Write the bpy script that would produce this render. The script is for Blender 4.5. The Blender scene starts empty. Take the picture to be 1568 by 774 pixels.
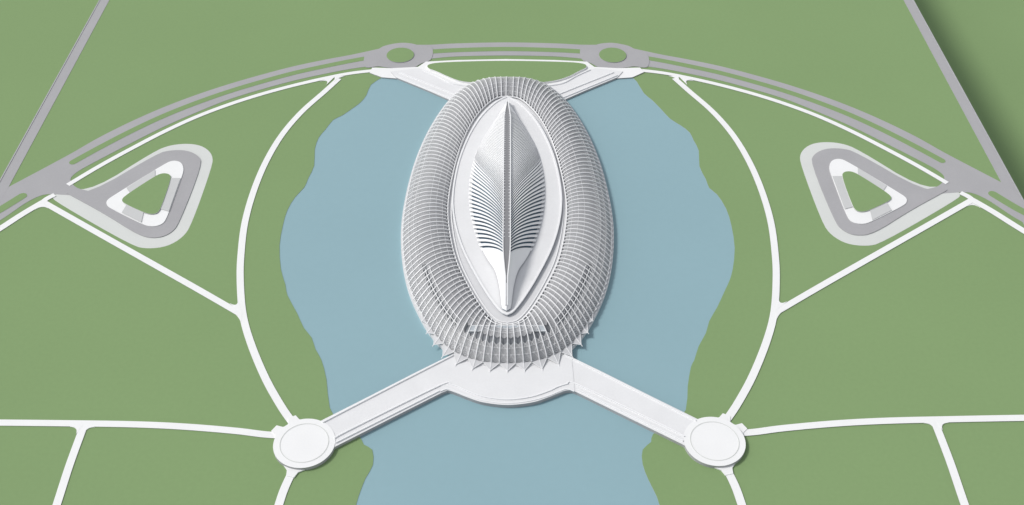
import bpy, math, random
from mathutils import Vector
from mathutils.geometry import tessellate_polygon
random.seed(4)
scene = bpy.context.scene
# ------------------------------------------------------------------ survey camera
H=400.0; TH=math.radians(42.3); F=1690.0
CT,ST=math.cos(TH),math.sin(TH)
def G(px,py,z=0.0):
    """survey coordinate -> plan position on the horizontal plane z"""
    x=(px-784)/F; t=(py-387)/F
    dy=CT-t*ST; dz=-(ST+t*CT)
    k=(H-z)/(-dz)
    return (x*k, dy*k)
def AX(y): return 775+5*y/678
def M(pts):
    o=[]
    for x,y in pts:
        a=AX(y); o.append((2*a-x, y-0.009*(a-x)*(y/650)))
    return o
def crom(pts,n=8,closed=False):
    out=[]; N=len(pts)
    rng=range(N if closed else N-1)
    for i in rng:
        if closed: p=[pts[(i+k-1)%N] for k in range(4)]
        else: p=[pts[max(0,i-1)],pts[i],pts[i+1],pts[min(N-1,i+2)]]
        for k in range(n):
            t=k/n
            out.append(tuple(0.5*((2*p[1][c])+(-p[0][c]+p[2][c])*t+(2*p[0][c]-5*p[1][c]+4*p[2][c]-p[3][c])*t*t+(-p[0][c]+3*p[1][c]-3*p[2][c]+p[3][c])*t**3) for c in range(2)))
    if not closed: out.append(tuple(pts[-1]))
    return out
def W(pts,z=0.0): return [G(x,y,z) for x,y in pts]
def resample(pts,n,closed=False):
    P=list(pts)+([pts[0]] if closed else [])
    L=[0]
    for a,b in zip(P,P[1:]): L.append(L[-1]+math.dist(a,b))
    out=[];j=0
    m=n if closed else n-1
    for i in range(n):
        d=L[-1]*i/m
        while j<len(P)-2 and L[j+1]<d: j+=1
        t=(d-L[j])/max(1e-9,L[j+1]-L[j])
        out.append(tuple(P[j][c]+(P[j+1][c]-P[j][c])*t for c in range(len(P[0]))))
    return out
# ------------------------------------------------------------------ materials
def mat(name,col,rough=.8,var=.05,scale=.05,spec=.3,fine=None,metal=0,bump=0):
    m=bpy.data.materials.new(name); m.use_nodes=True
    nt=m.node_tree; b=nt.nodes['Principled BSDF']
    b.inputs['Roughness'].default_value=rough; b.inputs['Metallic'].default_value=metal
    b.inputs['Specular IOR Level'].default_value=spec
    tc=nt.nodes.new('ShaderNodeTexCoord')
    n=nt.nodes.new('ShaderNodeTexNoise'); n.inputs['Scale'].default_value=scale; n.inputs['Detail'].default_value=6
    nt.links.new(tc.outputs['Object'],n.inputs['Vector'])
    r=nt.nodes.new('ShaderNodeMapRange'); r.inputs[1].default_value=.3; r.inputs[2].default_value=.7
    r.inputs[3].default_value=1-var; r.inputs[4].default_value=1+var
    nt.links.new(n.outputs['Fac'],r.inputs[0])
    mul=nt.nodes.new('ShaderNodeVectorMath'); mul.operation='SCALE'; mul.inputs[0].default_value=col
    nt.links.new(r.outputs[0],mul.inputs['Scale'])
    src=mul.outputs[0]
    if fine:
        n2=nt.nodes.new('ShaderNodeTexNoise'); n2.inputs['Scale'].default_value=fine[0]; n2.inputs['Detail'].default_value=3
        nt.links.new(tc.outputs['Object'],n2.inputs['Vector'])
        r2=nt.nodes.new('ShaderNodeMapRange'); r2.inputs[1].default_value=.25; r2.inputs[2].default_value=.75
        r2.inputs[3].default_value=1-fine[1]; r2.inputs[4].default_value=1+fine[1]
        nt.links.new(n2.outputs['Fac'],r2.inputs[0])
        m2=nt.nodes.new('ShaderNodeVectorMath'); m2.operation='SCALE'
        nt.links.new(src,m2.inputs[0]); nt.links.new(r2.outputs[0],m2.inputs['Scale']); src=m2.outputs[0]
        if bump:
            bp=nt.nodes.new('ShaderNodeBump'); bp.inputs['Strength'].default_value=bump; bp.inputs['Distance'].default_value=.1
            nt.links.new(n2.outputs['Fac'],bp.inputs['Height']); nt.links.new(bp.outputs[0],b.inputs['Normal'])
    nt.links.new(src,b.inputs['Base Color'])
    return m
m_lawn=mat('grass',(.230,.337,.155),.95,.02,.008,.1,(.5,.02))
m_water=mat('lake_water',(.275,.425,.470),.35,.015,.01,.35,(.25,.01),bump=.05)
m_white=mat('white_paving',(.86,.86,.855),.7,.015,.08,.3,(1.5,.015))
m_deck=mat('pale_stone',(.68,.68,.69),.7,.02,.08,.3,(1.0,.02))
m_plaza=mat('plaza_stone',(.78,.78,.785),.7,.02,.08,.3,(1.0,.02))
m_grey=mat('asphalt',(.40,.395,.405),.85,.03,.05,.2,(1.2,.03))
m_pad=mat('light_concrete',(.66,.675,.65),.8,.02,.05,.2,(1.2,.02))
m_bay=mat('bay_concrete',(.58,.585,.58),.8,.02,.05,.2,(1.2,.02))
m_roof=mat('white_steel',(.87,.87,.875),.45,.01,.1,.5)
m_louv=mat('louvre_metal',(.52,.52,.53),.5,.04,.3,.5)
m_tip=mat('canopy_tip_mesh',(.62,.62,.63),.6,.04,.3,.3)
m_glassd=mat('grey_glazing',(.22,.23,.245),.3,.15,.3,.5)  # grey-blue glass in its own colour, beneath the canopy louvres
m_blue=mat('blue_glazing',(.10,.155,.21),.2,.2,.2,.5)
m_clear=mat('pale_glazing',(.50,.54,.57),.12,.1,.3,.7)
m_slot=mat('roof_gutter',(.25,.25,.26),.6,.05,.3,.3)
m_side=mat('concrete_edge',(.42,.42,.43),.8,.05,.3,.2)
# ------------------------------------------------------------------ mesh helpers
def obj(name,verts,faces,m,parent=None,mats=None,midx=None,smooth=False):
    me=bpy.data.meshes.new(name); me.from_pydata(verts,[],faces); me.update()
    for mm in ([m] if mats is None else mats): me.materials.append(mm)
    if midx: 
        for p,i in zip(me.polygons,midx): p.material_index=i
    if smooth:
        for p in me.polygons: p.use_smooth=True
    o=bpy.data.objects.new(name,me); scene.collection.objects.link(o)
    if parent: o.parent=parent
    return o
def empty(name):
    o=bpy.data.objects.new(name,None); scene.collection.objects.link(o); return o
_zc=[0]
def zz(z):
    _zc[0]+=1; return z+(_zc[0]%40)*0.006
def slab(name,loops,z,th,m,parent=None,side=None):
    """flat slab with holes: loops[0]=outline, rest = holes"""
    verts=[];faces=[];mi=[]
    ls=[[Vector((x,y,0)) for x,y in l] for l in loops]
    for t in tessellate_polygon(ls):
        faces.append(t); mi.append(0)
    flat=[v for l in ls for v in l]; n=len(flat)
    verts=[(v.x,v.y,z) for v in flat]+[(v.x,v.y,z-th) for v in flat]
    for k,f in enumerate(faces):
        a,b,c=[flat[i] for i in f]
        if (b-a).cross(c-a).z<0: faces[k]=(f[0],f[2],f[1])
    o=0
    for li,l in enumerate(ls):
        L=len(l)
        area=sum(l[i].x*l[(i+1)%L].y-l[(i+1)%L].x*l[i].y for i in range(L))
        flip=(area<0)!=(li>0)
        for i in range(L):
            a=o+i;b=o+(i+1)%L
            faces.append((a,b,b+n,a+n) if flip else (a,a+n,b+n,b)); mi.append(1)
        o+=L
    return obj(name,verts,faces,m,parent,[m,side or m],mi)
def ribbon_pts(pts,w):
    L=[];R=[]
    n=len(pts)
    for i in range(n):
        a=Vector(pts[max(0,i-1)]); b=Vector(pts[min(n-1,i+1)])
        d=(b-a).normalized(); nn=Vector((-d.y,d.x))*w/2
        p=Vector(pts[i]); L.append(tuple(p+nn)); R.append(tuple(p-nn))
    return L,R
def ribbon(name,pts,w,z,th,m,parent=None,closed=False,side=None):
    n=len(pts)
    V=[];Fc=[];mi=[]
    if closed:
        P=list(pts);L=[];R=[]
        for i in range(n):
            d=(Vector(P[(i+1)%n])-Vector(P[i-1])).normalized(); nn=Vector((-d.y,d.x))*w/2
            L.append(Vector(P[i])+nn);R.append(Vector(P[i])-nn)
    else: L,R=ribbon_pts(pts,w)
    for l,r in zip(L,R):
        V+= [(l[0],l[1],z),(r[0],r[1],z),(l[0],l[1],z-th),(r[0],r[1],z-th)]
    for i in range(n if closed else n-1):
        a=4*i;b=4*((i+1)%n)
        Fc+=[(a,a+1,b+1,b),(a,b,b+2,a+2),(a+1,a+3,b+3,b+1)]; mi+=[0,1,1]
    if not closed:
        Fc+=[(0,2,3,1),(4*n-4,4*n-3,4*n-1,4*n-2)]; mi+=[1,1]
    return obj(name,V,Fc,m,parent,[m,side or m],mi)
def circle(c,r,n=64): return [(c[0]+r*math.cos(2*math.pi*i/n),c[1]+r*math.sin(2*math.pi*i/n)) for i in range(n)]
def fillet(J,A,B,w,L,z,parent,m):
    """concave corner fill where two paths leaving J towards A and B meet"""
    J=Vector(J); a=(Vector(A)-J).normalized(); b=(Vector(B)-J).normalized()
    s=1 if a.x*b.y-a.y*b.x>0 else -1
    na=Vector((-a.y,a.x))*s; nb=Vector((b.y,-b.x))*s
    h=w/2-.02
    cr=a.x*b.y-a.y*b.x
    if abs(cr)<.05: return
    p=na*h; q=nb*h
    t=((q.x-p.x)*b.y-(q.y-p.y)*b.x)/cr
    C=J+p+a*t
    P0=C+a*L; P1=C+b*L
    pts=[J,P0]+[ (P0*(1-k)**2+C*2*k*(1-k)+P1*k*k) for k in [i/8 for i in range(1,8)]]+[P1]
    slab('corner',[[(v.x,v.y) for v in pts]],zz(z),.3,m,parent)
# ------------------------------------------------------------------ terrain
gL=[G(168,0),G(0,312)]; gR=[G(1383,0),G(1568,345)]
slopeL=(gL[0][0]-gL[1][0])/(gL[0][1]-gL[1][1]); slopeR=(gR[0][0]-gR[1][0])/(gR[0][1]-gR[1][1])
def XL(y): return gL[0][0]+slopeL*(y-gL[0][1])
def XR(y): return gR[0][0]+slopeR*(y-gR[0][1])
RW=7.4; Y0,Y1=60,1500; DROP=70
lakeL=[(585,119),(568,130),(561,146),(552,157),(540,166),(524,177),(510,184),(498,199),(488,211),(482,229),(481,254),(472,273),(466,287),(452,302),(440,322),(433,346),(428,376),(430,412),(437,436),(440,452),(455,480),(465,502),(477,517),(483,535),(492,551),(500,582),(505,625),(522,648),(550,668),(557,681),(570,689),(571,712),(560,732),(552,752),(545,774),(525,850),(500,960)]
lakeR=[(968,119),(975,125),(986,143),(998,153),(1012,167),(1026,182),(1042,192),(1056,203),(1062,215),(1070,231),(1071,255),(1081,275),(1086,288),(1098,298),(1112,320),(1120,346),(1125,380),(1122,412),(1117,430),(1111,443),(1098,471),(1086,492),(1081,510),(1070,530),(1063,552),(1058,562),(1053,592),(1050,628),(1030,648),(1000,665),(997,677),(984,689),(984,711),(993,735),(1003,755),(1010,774),(1030,850),(1050,960)]
lake=crom(W(lakeL),2)+crom(W(lakeR),2)[::-1]
obj('ground',[(-4000,-3000,-DROP),(4000,-3000,-DROP),(4000,6000,-DROP),(-4000,6000,-DROP)],[(0,1,2,3)],m_lawn)
slab('lawn',[[(XL(Y0)-RW,Y0),(XR(Y0)+RW,Y0),(XR(Y1)+RW,Y1),(XL(Y1)-RW,Y1)],lake],0,DROP+.2,m_lawn,side=m_side)
xs=[p[0] for p in lake]; ys=[p[1] for p in lake]
obj('lake_water',[(min(xs)-4,min(ys)-4,-.15),(max(xs)+4,min(ys)-4,-.15),(max(xs)+4,max(ys)+4,-.15),(min(xs)-4,max(ys)+4,-.15)],[(0,1,2,3)],m_water)
for X,s in ((XL,-1),(XR,1)):
    p=empty('perimeter_road')
    slab('carriageway',[[(X(Y0)+s*.5,Y0+.1),(X(Y0)+s*(RW-.8),Y0+.1),(X(Y1)+s*(RW-.8),Y1-.1),(X(Y1)+s*.5,Y1-.1)]],.06,.05,m_grey,p)
    ribbon('kerb',[(X(Y0)+s*.3,Y0+.1),(X(Y1)+s*.3,Y1-.1)],.4,.15,.15,m_grey,p)
    ribbon('edge_coping',[(X(Y0)+s*(RW-.4),Y0+.1),(X(Y1)+s*(RW-.4),Y1-.1)],.7,.3,.3,m_side,p)
# ------------------------------------------------------------------ ring road (asphalt)
ring=empty('ring_road')
ringZ=.12
outer=[(590,73),(540,84),(500,91.5),(450,102),(400,115),(350,129.5),(300,146),(250,165),(200,187),(150,212),(110,235),(60,262),(0,294),(-50,322)]
inner=[(-50,366),(0,338),(40,311),(66,299),(88,298)]
inner2=[(118,300),(140,295),(118,288),(108,276),(118,264),(150,246),(200,220),(250,195),(300,173),(350,153),(400,137.5),(450,124),(500,113),(550,104),(600,99)]
def ringside(f):
    o=crom(f(outer),6)+crom(f(inner),4)+crom(f(inner2),6)
    return W(o)
I=lambda p:p
def clipx(pts): # keep the road on the plateau
    return [(min(max(x,XL(y)-RW+.8),XR(y)+RW-.8),y) for x,y in pts]
slab('carriageway_west',[clipx(ringside(I))],zz(ringZ),.12,m_grey,ring)
slab('carriageway_east',[clipx(ringside(M))],zz(ringZ),.12,m_grey,ring)
cen=crom([(630,69),(660,69),(700,67),(775,65.5),(850,67),(890,69),(921,69)],6)+crom([(921,96),(895,91),(850,87),(775,85.5),(700,87),(656,91),(630,96)],6)
slab('carriageway_north',[W(cen)],zz(ringZ),.12,m_grey,ring)
def strip_poly(cl,wpx0):
    """median island with rounded ends from a plan centre line, metres"""
    c=resample(crom(W(cl),6),60)
    L,R=ribbon_pts(c,wpx0)
    d=(Vector(c[-1])-Vector(c[-2])).normalized(); e=(Vector(c[0])-Vector(c[1])).normalized()
    def cap(p,dd,r):
        a0=math.atan2(dd.y,dd.x)
        return [(p[0]+r*math.cos(a0+k),p[1]+r*math.sin(a0+k)) for k in (1.1,.6,0,-.6,-1.1)]
    return L+cap(c[-1],d,wpx0/2)+R[::-1]+cap(c[0],e,wpx0/2)
med=[(566,89),(540,93.5),(500,101.5),(450,112.5),(400,126),(350,141),(300,158.5),(250,178.5),(200,202),(150,228),(112,249)]
for f in (I,M): slab('median',[strip_poly(f(med),4.6)],zz(.2),.2,m_lawn,ring,m_side)
slab('median',[strip_poly([(656,80),(700,77.5),(775,75.8),(850,77.5),(897,80)],5.2)],zz(.2),.2,m_lawn,ring,m_side)
med2=[(34,301),(0,322),(-30,338)]
for f in (I,M): slab('median',[clipx(strip_poly(f(med2),5.5))],zz(.2),.2,m_lawn,ring,m_side)
for cx,ins in ((613,1),(938,-1)):
    r=empty('roundabout'); c=G(cx,86)
    sx=(1217)*CT/H
    rim=crom([(cx-ins*8,105),(cx-ins*22,103.5),(cx-ins*34,102),(cx-ins*52,103.5),(cx-ins*56,94),(cx-ins*52,82),(cx-ins*36,77),(cx-ins*24,70.5),(cx,66),(cx+ins*20,67.5),(cx+ins*32,71.5),(cx+ins*46,70),(cx+ins*50,80),(cx+ins*46,92),(cx+ins*33,97),(cx+ins*22,103),(cx+ins*6,106)],4,True)
    slab('carriageway',[W(rim,.3)],zz(.3),.3,m_grey,r)
    slab('central_island',[circle(c,20.5/sx)],.8,.5,m_lawn,r,m_side)
# ------------------------------------------------------------------ white paths
net=empty('footpath')
PZ=.22
def path(pts,w,n=8):
    ribbon('path',resample(crom(W(pts),n),max(30,len(pts)*12)),w,zz(PZ),.25,m_white,net,side=m_side)
ringpath=[(590,107),(540,112.5),(500,120),(450,131.5),(400,145),(350,161),(300,180),(250,203),(200,229),(150,256.5),(104,284)]
arc=[(519,121),(497,141),(462,172),(432,207),(408,247),(389,292),(375,342),(369,392),(368,432),(372,482),(384,526),(406,579),(430,622),(448,648)]
spur=[(66,310),(140,352),(220,397),(300,442),(366,480)]
south=[(440,668),(405,666),(360,660.5),(280,654),(200,650.5),(100,649),(0,648),(-60,648)]
br=[(129,652),(107,712),(87,774),(70,825)]
dn=[(462,700),(449,721),(436,748),(427,774),(410,830)]
edge=[(-40,376),(0,351),(34,329),(66,310)]
for f in (I,M):
    path(f(ringpath),3.2); path(f(arc),3.7); path(f(spur),3.6); path(f(south),3.6); path(f(br),3.6); path(f(dn),3.7)
    path(f(edge),4.2); path(f([(62,313),(72,305),(84,299)]),3.4)
    g=lambda p:G(*f([p])[0])
    J=g((371,481)); fillet(J,g((369,440)),g((300,442)),3.7,6,PZ,net,m_white); fillet(J,g((384,526)),g((300,442)),3.7,6,PZ,net,m_white)
    J=g((128,650)); fillet(J,g((200,650.5)),g((107,712)),3.6,4,PZ,net,m_white); fillet(J,g((60,649)),g((107,712)),3.6,4,PZ,net,m_white)
    J=g((513,118)); fillet(J,g((450,131.5)),g((497,141)),3.6,7,PZ,net,m_white); fillet(J,g((560,110)),g((497,141)),3.6,5,PZ,net,m_white)
    J=g((66,310)); fillet(J,g((0,351)),g((140,352)),4,5,PZ,net,m_white)
# ------------------------------------------------------------------ car parks
pad=[(78,301),(100,290),(145,290),(236,232),(262,222),(292,220),(313,225),(326,238),(325,255),(293,345),(280,364),(256,378),(226,381.5),(203,377),(88,311)]
pgrey=[(96,293),(137,298),(241,236),(262,231),(286,231),(304,239),(310,252),(274,344),(262,358),(242,366),(215,363),(160,328),(112,302)]
isl=[(164,308),(176,300),(253,252),(266,247),(278,250),(282,260),(279,272),(256,336),(248,346),(232,349),(218,345),(170,321),(163,315)]
tri=[(186,309),(196,300),(236,274),(248,268),(260,269),(263,276),(247,322),(241,330),(230,331),(218,327),(192,315)]
def chaikin(p,k=2):
    for _ in range(k):
        q=[]
        for i in range(len(p)):
            a=p[i];b=p[(i+1)%len(p)]
            q+=[(a[0]*.75+b[0]*.25,a[1]*.75+b[1]*.25),(a[0]*.25+b[0]*.75,a[1]*.25+b[1]*.75)]
        p=q
    return p
ME=lambda p:[(x-3,y-1) if x>1000 else (x,y) for x,y in M(p)]
for f in (I,ME):
    cp=empty('car_park')
    slab('apron',[W(chaikin(f(pad)))],zz(.02)+.0,.2,m_pad,cp)
    slab('access_loop',[W(chaikin(f(pgrey)))],zz(.40),.3,m_grey,cp)
    slab('island_bed',[W(chaikin(f(isl)))],zz(.72),.3,m_white,cp)
    for q in ([(194,290),(238,262),(238,278),(201,300)],
              [(187,328),(217,343),(221,325),(196,313)],
              [(277,275),(259,326),(245,322),(260,275)]):
        slab('paved_bay',[W(f(q))],zz(1.0),.02,m_bay,cp)
    slab('grass_island',[W(chaikin(f(tri)))],zz(1.3),.3,m_lawn,cp,m_pad)
# ------------------------------------------------------------------ north forecourt & bridges
BZ=1.0
fore=empty('north_forecourt')
out=[(570,104),(600,105),(640,103),(652,95),(700,92.5),(775,91),(850,92.5),(899,95),(910,103),(945,105),(980,104),(986,111),(968,119),(938,121),(900,127),(870,132),(775,134),(690,132),(650,127),(610,121),(585,119),(566,112)]
slab('paving',[W(out,.5)],.65,.65,m_white,fore,m_side)
lens=[(657,99),(700,96.5),(775,95),(850,96.5),(894,98.5),(900,105),(886,111),(872,119),(850,126),(820,129),(775,130),(735,129),(705,127),(685,119),(668,111),(653,106)]
slab('lawn_island',[W(chaikin(lens,2),.9)],1.9,1.4,m_lawn,fore,m_white)
def bridge(poly,rails,z):
    b=empty('footbridge')
    slab('deck',[W(poly,z)],zz(z),1.4+z,m_plaza,b,m_side)
    for r in rails:
        ribbon('parapet',resample(crom(W(r,z),6),40),.5,z+.75,.9,m_roof,b)
    return b
nb=[(598,110),(640,105),(652,109),(668,117),(690,128),(720,134),(745,140),(710,160),(699,158),(655,139),(606,119)]
nr=[[(606,116.5),(655,136.5),(703,156)],[(648,108),(668,117),(690,128.5),(712,132.5)],[(612,112),(645,125),(700,147)]]
bridge(nb,nr,BZ)
bridge(M(nb),[M(r) for r in nr],BZ)
sb=[(474,655),(487,647),(560,610),(640,569),(697,541),(740,560),(740,590),(686,598),(676,602),(516,683),(500,692)]
sr=[[(494,648),(600,593),(694,545)],[(514,679),(600,636),(674,599)],[(512,672),(540,657),(672,592),(690,589)]]
BZ2=1.6
bridge(sb,sr,BZ2)
bridge(M(sb),[M(r) for r in sr],BZ2)
pl=empty('entrance_plaza')
arcp=crom([(672,599),(686,598.5),(700,603),(715,609),(740,617),(777,621),(815,617),(840,609),(855,603),(868,598.5),(880,599)],6)
slab('paving',[W(arcp+[(875,545),(700,545)],BZ2)],BZ2+.27,2.3,m_plaza,pl,m_side)
a2=crom([(686,589),(700,593),(715,600),(742,609),(777,613),(812,609),(840,600),(855,593),(869,589)],6)
ribbon('parapet_kerb',resample(W(a2,BZ2),60),.5,BZ2+.8,.6,m_roof,pl)
a3=crom([(674,600.5),(686,596.5),(700,601),(715,607),(741,614.5),(777,618.5),(813,614.5),(840,607),(855,601),(868,596.5),(879,600.5)],6)
ribbon('outer_kerb',resample(W(a3,BZ2),60),.5,BZ2+.6,.4,m_roof,pl)
for f in (I,M):
    cpz=empty('circular_plaza'); c=G(*f([(466,679)])[0],1.6)
    slab('paving',[circle(c,13.9)],1.6+.30,2.0,m_white,cpz,m_side)
    ribbon('ring_kerb',circle(c,10.9),.35,2.02,.3,m_pad,cpz,closed=True)
    for px in ((440,668),(450,646),(455,708)):
        q=G(*f([px])[0]); v=(Vector(q)-Vector(c)).normalized(); n=Vector((-v.y,v.x))
        P=[Vector(c)+v*8+n*9,Vector(c)+v*12.5+n*5.5,Vector(c)+v*15+n*2.6,Vector(c)+v*18+n*1.85,Vector(c)+v*18-n*1.85,Vector(c)+v*15-n*2.6,Vector(c)+v*12.5-n*5.5,Vector(c)+v*8-n*9]
        slab('path_apron',[[tuple(k) for k in P]],zz(.55),.6,m_white,cpz)
# ------------------------------------------------------------------ cultural centre
cc=empty('cultural_centre_building')
oL=[(776,120),(746,121),(716,131),(688,155),(660,197),(639,245),(625,297),(618,345),(619,392),(627,435),(642,473),(664,510),(694,538),(733,553),(777,557)]
iL=[(775,148),(754,154),(728,180),(708,218),(694,265),(686,315),(689,358),(699,400),(718,440),(740,475),(758,493),(777,498)]
ZO,ZI=3.0,8.0
def full(L,z,n):
    half=crom(L,8); wl=resample(W(half,z),n+1); wr=resample(W([(2*(776.8)-x,y) for x,y in half],z),n+1)
    return wl+wr[-2:0:-1]
NH=152
O=full(oL,ZO,NH); N2=len(O)
Ic=full(iL,ZI,NH)
def offc(P,d):
    o=[]
    s=1 if sum(P[i][0]*P[(i+1)%len(P)][1]-P[(i+1)%len(P)][0]*P[i][1] for i in range(len(P)))>0 else -1
    n=len(P)
    for i in range(n):
        t=(Vector(P[(i+2)%n])-Vector(P[i-2])).normalized()
        o.append(tuple(Vector(P[i])+Vector((t.y,-t.x))*d*s))
    return o
slab('plinth',[offc(O,1.4)],2.1,3.4,m_deck,cc,m_deck)
slab('plinth_step',[offc(O,.3)],2.5,.5,m_pad,cc,m_pad)
slab('facade_wall',[offc(O,-3.0)],4.6,2.5,m_blue,cc,m_blue)
front=[max(0,1-abs(i-N2/2)/(N2*.10)) for i in range(N2)]
CH=5.2
def P3(i,w,dz=0.0):
    a=O[i%N2];b=Ic[i%N2]
    x=a[0]+(b[0]-a[0])*w; y=a[1]+(b[1]-a[1])*w
    ww=min(1,max(0,w))
    z=ZO+(ZI-ZO)*w+CH*math.sin(math.pi*ww)**.75
    return (x,y,z+dz)
FD=.3
NW=26
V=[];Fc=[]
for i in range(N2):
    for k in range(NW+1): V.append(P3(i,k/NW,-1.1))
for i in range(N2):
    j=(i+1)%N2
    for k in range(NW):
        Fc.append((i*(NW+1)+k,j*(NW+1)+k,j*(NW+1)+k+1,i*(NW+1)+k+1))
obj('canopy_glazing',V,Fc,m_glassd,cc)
def isglass(i,w):
    d=abs(i+.5-N2/2)/N2
    if .36<w<.50 and d<.045: return True
    if .34<w<.42 and .055<d<.14: return True
    if .86<w and d<.03: return True
    return False
V=[];Fc=[]
NS=36
for i in range(N2):
    j=i+1
    e=i%2==0
    for k in range(NS):
        w0=(k+.15)/NS; w1=(k+.74)/NS
        if isglass(i,(w0+w1)/2): continue
        sh=.05
        za,zb=(.12,-FD+.12) if e else (-FD+.12,.12)
        sa,sb_=(0,-sh) if e else (-sh,0)
        b=len(V)
        V+=[P3(i,max(0,w0+sa),za),P3(j,max(0,w0+sb_),zb),P3(j,max(0,w1+sb_),zb),P3(i,max(0,w1+sa),za)]
        Fc.append((b,b+1,b+2,b+3))
obj('canopy_louvres',V,Fc,m_louv,cc)
def tube(V,Fc,pts,r,ns=4):
    b=len(V);n=len(pts)
    for i,p in enumerate(pts):
        a=Vector(pts[max(0,i-1)]);c=Vector(pts[min(n-1,i+1)])
        d=(c-a).normalized(); s=d.cross(Vector((0,0,1)))
        s=s.normalized() if s.length>1e-4 else Vector((1,0,0))
        u=s.cross(d)
        for k in range(ns):
            an=2*math.pi*(k+.5)/ns
            V.append(tuple(Vector(p)+s*math.cos(an)*r+u*math.sin(an)*r))
    for i in range(n-1):
        for k in range(ns):
            Fc.append((b+i*ns+k,b+i*ns+(k+1)%ns,b+(i+1)*ns+(k+1)%ns,b+(i+1)*ns+k))
V=[];Fc=[]
for i in range(0,N2,2):
    tube(V,Fc,[P3(i,k/NW,.3) for k in range(NW+1)],.3)
obj('canopy_ribs',V,Fc,m_roof,cc)
V=[];Fc=[]
for w in (.12,.24,.60,.74,.88):
    pts=[P3(i,w,.1) for i in range(N2)]; pts.append(pts[0]); tube(V,Fc,pts,.09)
for i in range(0,N2,2):   # diagonal mesh bracing on the outer haunch
    for a,b_,w0,w1 in ((0,2,.02,.2),(2,0,.02,.2),(0,2,.2,.36),(2,0,.2,.36)):
        tube(V,Fc,[P3(i+a,w0,.18),P3(i+b_,w1,.18)],.07,3)
obj('canopy_lattice',V,Fc,m_roof,cc)
V=[];Fc=[];V2=[];F2=[]
for i in range(0,N2,2):
    fr=min(1,front[i]*2.0)
    big=(i//2)%2==0
    if fr>0:
        if not big: continue
        a=.03+.165*fr; sp=2
    else: a=.02; sp=1
    tip=P3(i,-a,.2); l=P3(i-sp,0,-.1); r=P3(i+sp,0,-.1); t=P3(i,0,.25)
    b=len(V2); V2+=[tip,l,t,r]; F2+=[(b,b+2,b+1),(b,b+3,b+2)]
    end=P3(i,-a-(.01+.035*fr),.1)
    tube(V,Fc,[t,tip,end],.2)
    tube(V,Fc,[l,tip],.16); tube(V,Fc,[r,tip],.16)
    if i%4==0: tube(V,Fc,[(tip[0],tip[1],tip[2]),(tip[0],tip[1],1.9)],.16)
obj('canopy_points_frame',V,Fc,m_roof,cc)
obj('canopy_points',V2,F2,m_tip,cc)
V=[];Fc=[]
for w,r,dz in ((1.0,.5,.2),(.0,.2,-.2)):
    pts=[P3(i,w,dz) for i in range(N2)]; pts.append(pts[0]); tube(V,Fc,pts,r)
hN=N2//2
tube(V,Fc,[P3(i,.86,.35) for i in range(hN-int(.03*N2),hN+int(.03*N2)+1)],.35)
for w in (.34,.43):
    for s in (-1,1):
        tube(V,Fc,[P3(hN+s*i,w,.35) for i in range(int(.055*N2),int(.14*N2))],.22)
obj('canopy_edge_beams',V,Fc,m_roof,cc,smooth=True)
# long clerestory window set in the south canopy
V=[];Fc=[];V3=[];F3=[]
h=N2//2
def pane(i0,i1,w0,w1,up,nm):
    A=P3(i0,w0,up);B=P3(i1,w0,up);C=P3(i1,w1,up);D=P3(i0,w1,up)
    b=len(V)
    V.extend([A,B,C,D]+[(p[0],p[1],p[2]-1.6) for p in (A,B,C,D)])
    Fc.extend([(b,b+1,b+2,b+3),(b,b+4,b+5,b+1),(b+1,b+5,b+6,b+2),(b+3,b+2,b+6,b+7),(b,b+3,b+7,b+4)])
    for p,q in ((A,B),(D,C)): tube(V3,F3,[p,q],.2)
    for k in range(0,nm+1):
        t=k/nm; p=Vector(A).lerp(Vector(B),t);q=Vector(D).lerp(Vector(C),t)
        tube(V3,F3,[(p.x,p.y,p.z+.1),(q.x,q.y,q.z+.1)],.14)
pane(h-int(.04*N2),h+int(.04*N2),.36,.47,.35,14)
obj('clerestory_glass',V,Fc,m_clear,cc)
obj('clerestory_frame',V3,F3,m_roof,cc)
# inner court deck, stepped tier + podium
slab('court_wall',[offc(Ic,-.2)],7.4,5.0,m_deck,cc,m_blue)
tier=offc(Ic,-1.9)
ribbon('court_tier',tier,.45,7.85,.5,m_roof,cc,closed=True)
CX=G(776.3,310,9)[0]
pod=[(149,0),(153,10),(162,23),(182,42),(212,60),(252,75),(300,83),(340,80),(380,68),(420,48),(450,30),(468,17),(478,8),(482,0)]
pc=crom(pod,6)
podl=[G(776.3-h_,y,8.6) for y,h_ in pc]+[G(776.3+h_,y,8.6) for y,h_ in pc[-2:0:-1]]
podl=resample(podl,160,True)
slab('podium',[podl],8.6,1.8,m_plaza,cc,m_blue)
ribbon('podium_rim',podl,.9,9.1,.8,m_roof,cc,closed=True)
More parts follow.
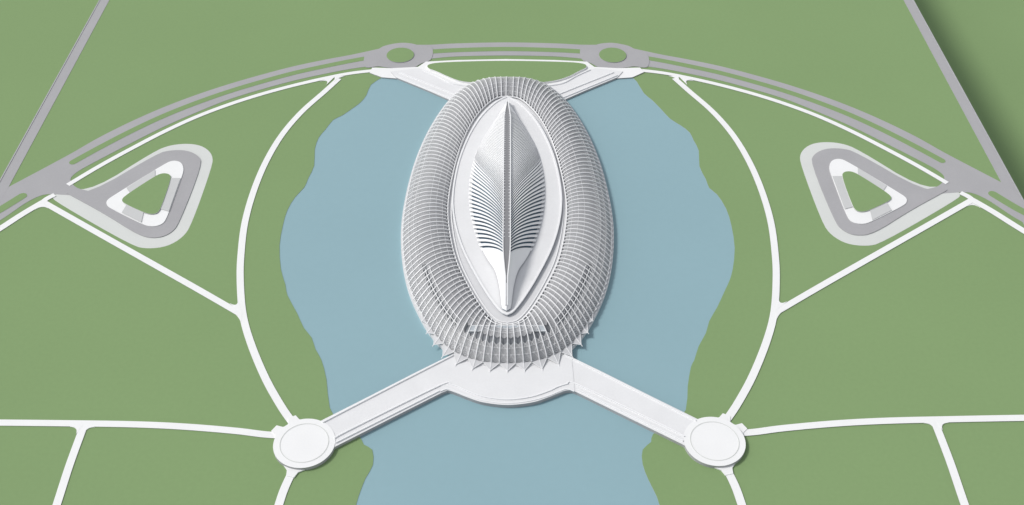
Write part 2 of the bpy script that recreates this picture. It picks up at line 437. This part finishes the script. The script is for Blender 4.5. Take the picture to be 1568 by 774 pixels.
# ------------------------------------------------------------------ finned roof
dt=[(157,0),(166,7),(180,16),(200,29),(230,45),(262,54),(292,57),(325,55),(355,48),(380,39),(400,28),(415,18),(435,12),(455,9),(468,7.5),(474,6),(477,0)]
ZB=9.0
dc=crom(dt,6)
DY=[];DH=[]
for py,h_ in dc:
    a=G(776.3,py,ZB);b=G(776.3+h_,py,ZB); DY.append(a[1]);DH.append(max(0,b[0]-a[0]))
YN,YS=DY[0],DY[-1]
def hw(y):
    if y>=YN or y<=YS: return 0
    for i in range(len(DY)-1):
        if DY[i]>=y>=DY[i+1]:
            t=(DY[i]-y)/(DY[i]-DY[i+1]+1e-9); return DH[i]+(DH[i+1]-DH[i])*t
    return 0
def zr(y):
    s=min(1,max(0,(y-YS)/(YN-YS)))
    return 1.2+13.0*math.sin(math.pi*s)**.85 if 0<s<1 else 1.0
def S(y,s,sd,off=0):
    y=min(YN,max(YS,y))
    return (CX+sd*hw(y)*s, y, ZB+(zr(y))*(1-abs(s)**1.6)+off)
def sy(f): return YS+(YN-YS)*f
def slant(y,s):
    f=(y-YS)/(YN-YS)
    k=8+50*min(1,max(0,(f-.13)/.26))
    return y+k*s*min(1,max(0,(1-f)*1.5))
V=[];Fc=[]
NYs=110;NSs=10
for sd in (-1,1):
    b=len(V)
    for i in range(NYs+1):
        for k in range(NSs+1): V.append(S(sy(i/NYs),.985*k/NSs,sd,-1.6 if .02<i/NYs<.98 else -.2))
    for i in range(NYs):
        for k in range(NSs):
            a=b+i*(NSs+1)+k; Fc.append((a,a+1,a+NSs+2,a+NSs+1))
obj('roof_glazing',V,Fc,m_blue,cc,smooth=True)
V=[];Fc=[]
fS,fN=.165,.94
y=sy(fS)
while y<sy(fN):
    f=(y-YS)/(YN-YS)
    sp=2.0 if f>.3 else 1.75
    wid=sp*(.60 if f<.28 else min(1.0,.60+(f-.28)*1.7))
    for sd in (-1,1):
        b=len(V); n=14
        ext=1.03
        for k in range(n+1):
            s=.07+(ext-.07)*k/n
            yy=min(YN-1,slant(y,s)); y2=min(YN-.5,slant(y+wid,s))
            p=S(yy,s,sd,.5); q=S(y2,s,sd,.0)
            V+=[p,q,(p[0],p[1],p[2]-.35)]
        for k in range(n):
            a=b+3*k
            Fc+=[(a,a+1,a+4,a+3),(a,a+3,a+5,a+2)]
    y+=sp
obj('roof_fins',V,Fc,m_roof,cc)
for nm,f0,f1 in (('roof_prow_south',0,.165),('roof_prow_north',.91,1)):
    V=[];Fc=[];n=28
    for sd in (-1,1):
        b=len(V)
        for i in range(n+1):
            for k in range(9):
                s=k/8; t=i/n
                yb=sy(f0+(f1-f0)*t)
                if f0==0: yb=sy(0)+(slant(sy(f1),s)-sy(0))*t
                V.append(S(yb,s,sd,.3))
        for i in range(n):
            for k in range(8):
                a=b+i*9+k; Fc.append((a,a+1,a+10,a+9))
    obj(nm,V,Fc,m_roof,cc,smooth=True)
V=[];Fc=[]
n=90
def rw(f):
    if f<.10: return 0.2
    if f<.22: return .2+1.4*math.sin(math.pi*(f-.10)/.12*.5)
    if f<.85: return 1.6
    return max(.3,1.6-(f-.85)*12)
for i in range(n+1):
    f=.08+.90*i/n; yy=sy(f); z=ZB+zr(yy)
    V+=[(CX-rw(f),yy,z+.5),(CX+rw(f),yy,z+.5)]
for i in range(n): Fc.append((2*i,2*i+1,2*i+3,2*i+2))
obj('ridge_gutter',V,Fc,m_slot,cc)
V=[];Fc=[]
for sd in (-1,1):
    tube(V,Fc,[(CX+sd*(rw(.01+.98*i/n)+.3),sy(.01+.98*i/n),ZB+zr(sy(.01+.98*i/n))+.6) for i in range(n+1)],.38)
yy=sy(.24)
while yy<sy(.88):
    z=ZB+zr(yy)+.65
    tube(V,Fc,[(CX-1.9,yy,z),(CX-.9,yy,z-.05)],.18); tube(V,Fc,[(CX+1.9,yy,z),(CX+.9,yy,z-.05)],.18)
    yy+=2.45
obj('ridge_beams',V,Fc,m_roof,cc)
# ------------------------------------------------------------------ camera, light
cd=bpy.data.cameras.new('camera'); cam=bpy.data.objects.new('camera',cd); scene.collection.objects.link(cam)
cam.location=(0,0,H); cam.rotation_euler=(math.radians(90)-TH,0,0)
cd.sensor_width=36; cd.lens=36*F/1568; cd.clip_end=20000; cd.clip_start=1
scene.camera=cam
sd=Vector((-.68,.14,.70)).normalized()
l=bpy.data.lights.new('sun','SUN'); l.energy=2.2; l.angle=math.radians(12); l.color=(1,.975,.94)
so=bpy.data.objects.new('sun',l); scene.collection.objects.link(so); so.rotation_euler=sd.to_track_quat('Z','Y').to_euler(); so.location=(0,0,600)
w=bpy.data.worlds.new('World'); scene.world=w; w.use_nodes=True
nt=w.node_tree; bg=nt.nodes['Background']
sk=nt.nodes.new('ShaderNodeTexSky'); sk.sky_type='NISHITA'; sk.sun_disc=False
sk.sun_elevation=math.asin(sd.z); sk.sun_rotation=math.atan2(sd.x,sd.y)
hs=nt.nodes.new('ShaderNodeHueSaturation'); hs.inputs['Saturation'].default_value=.22
nt.links.new(sk.outputs[0],hs.inputs['Color']); nt.links.new(hs.outputs[0],bg.inputs['Color'])
bg.inputs['Strength'].default_value=.15
scene.view_settings.view_transform='Standard'; scene.view_settings.look='None'; scene.view_settings.exposure=0
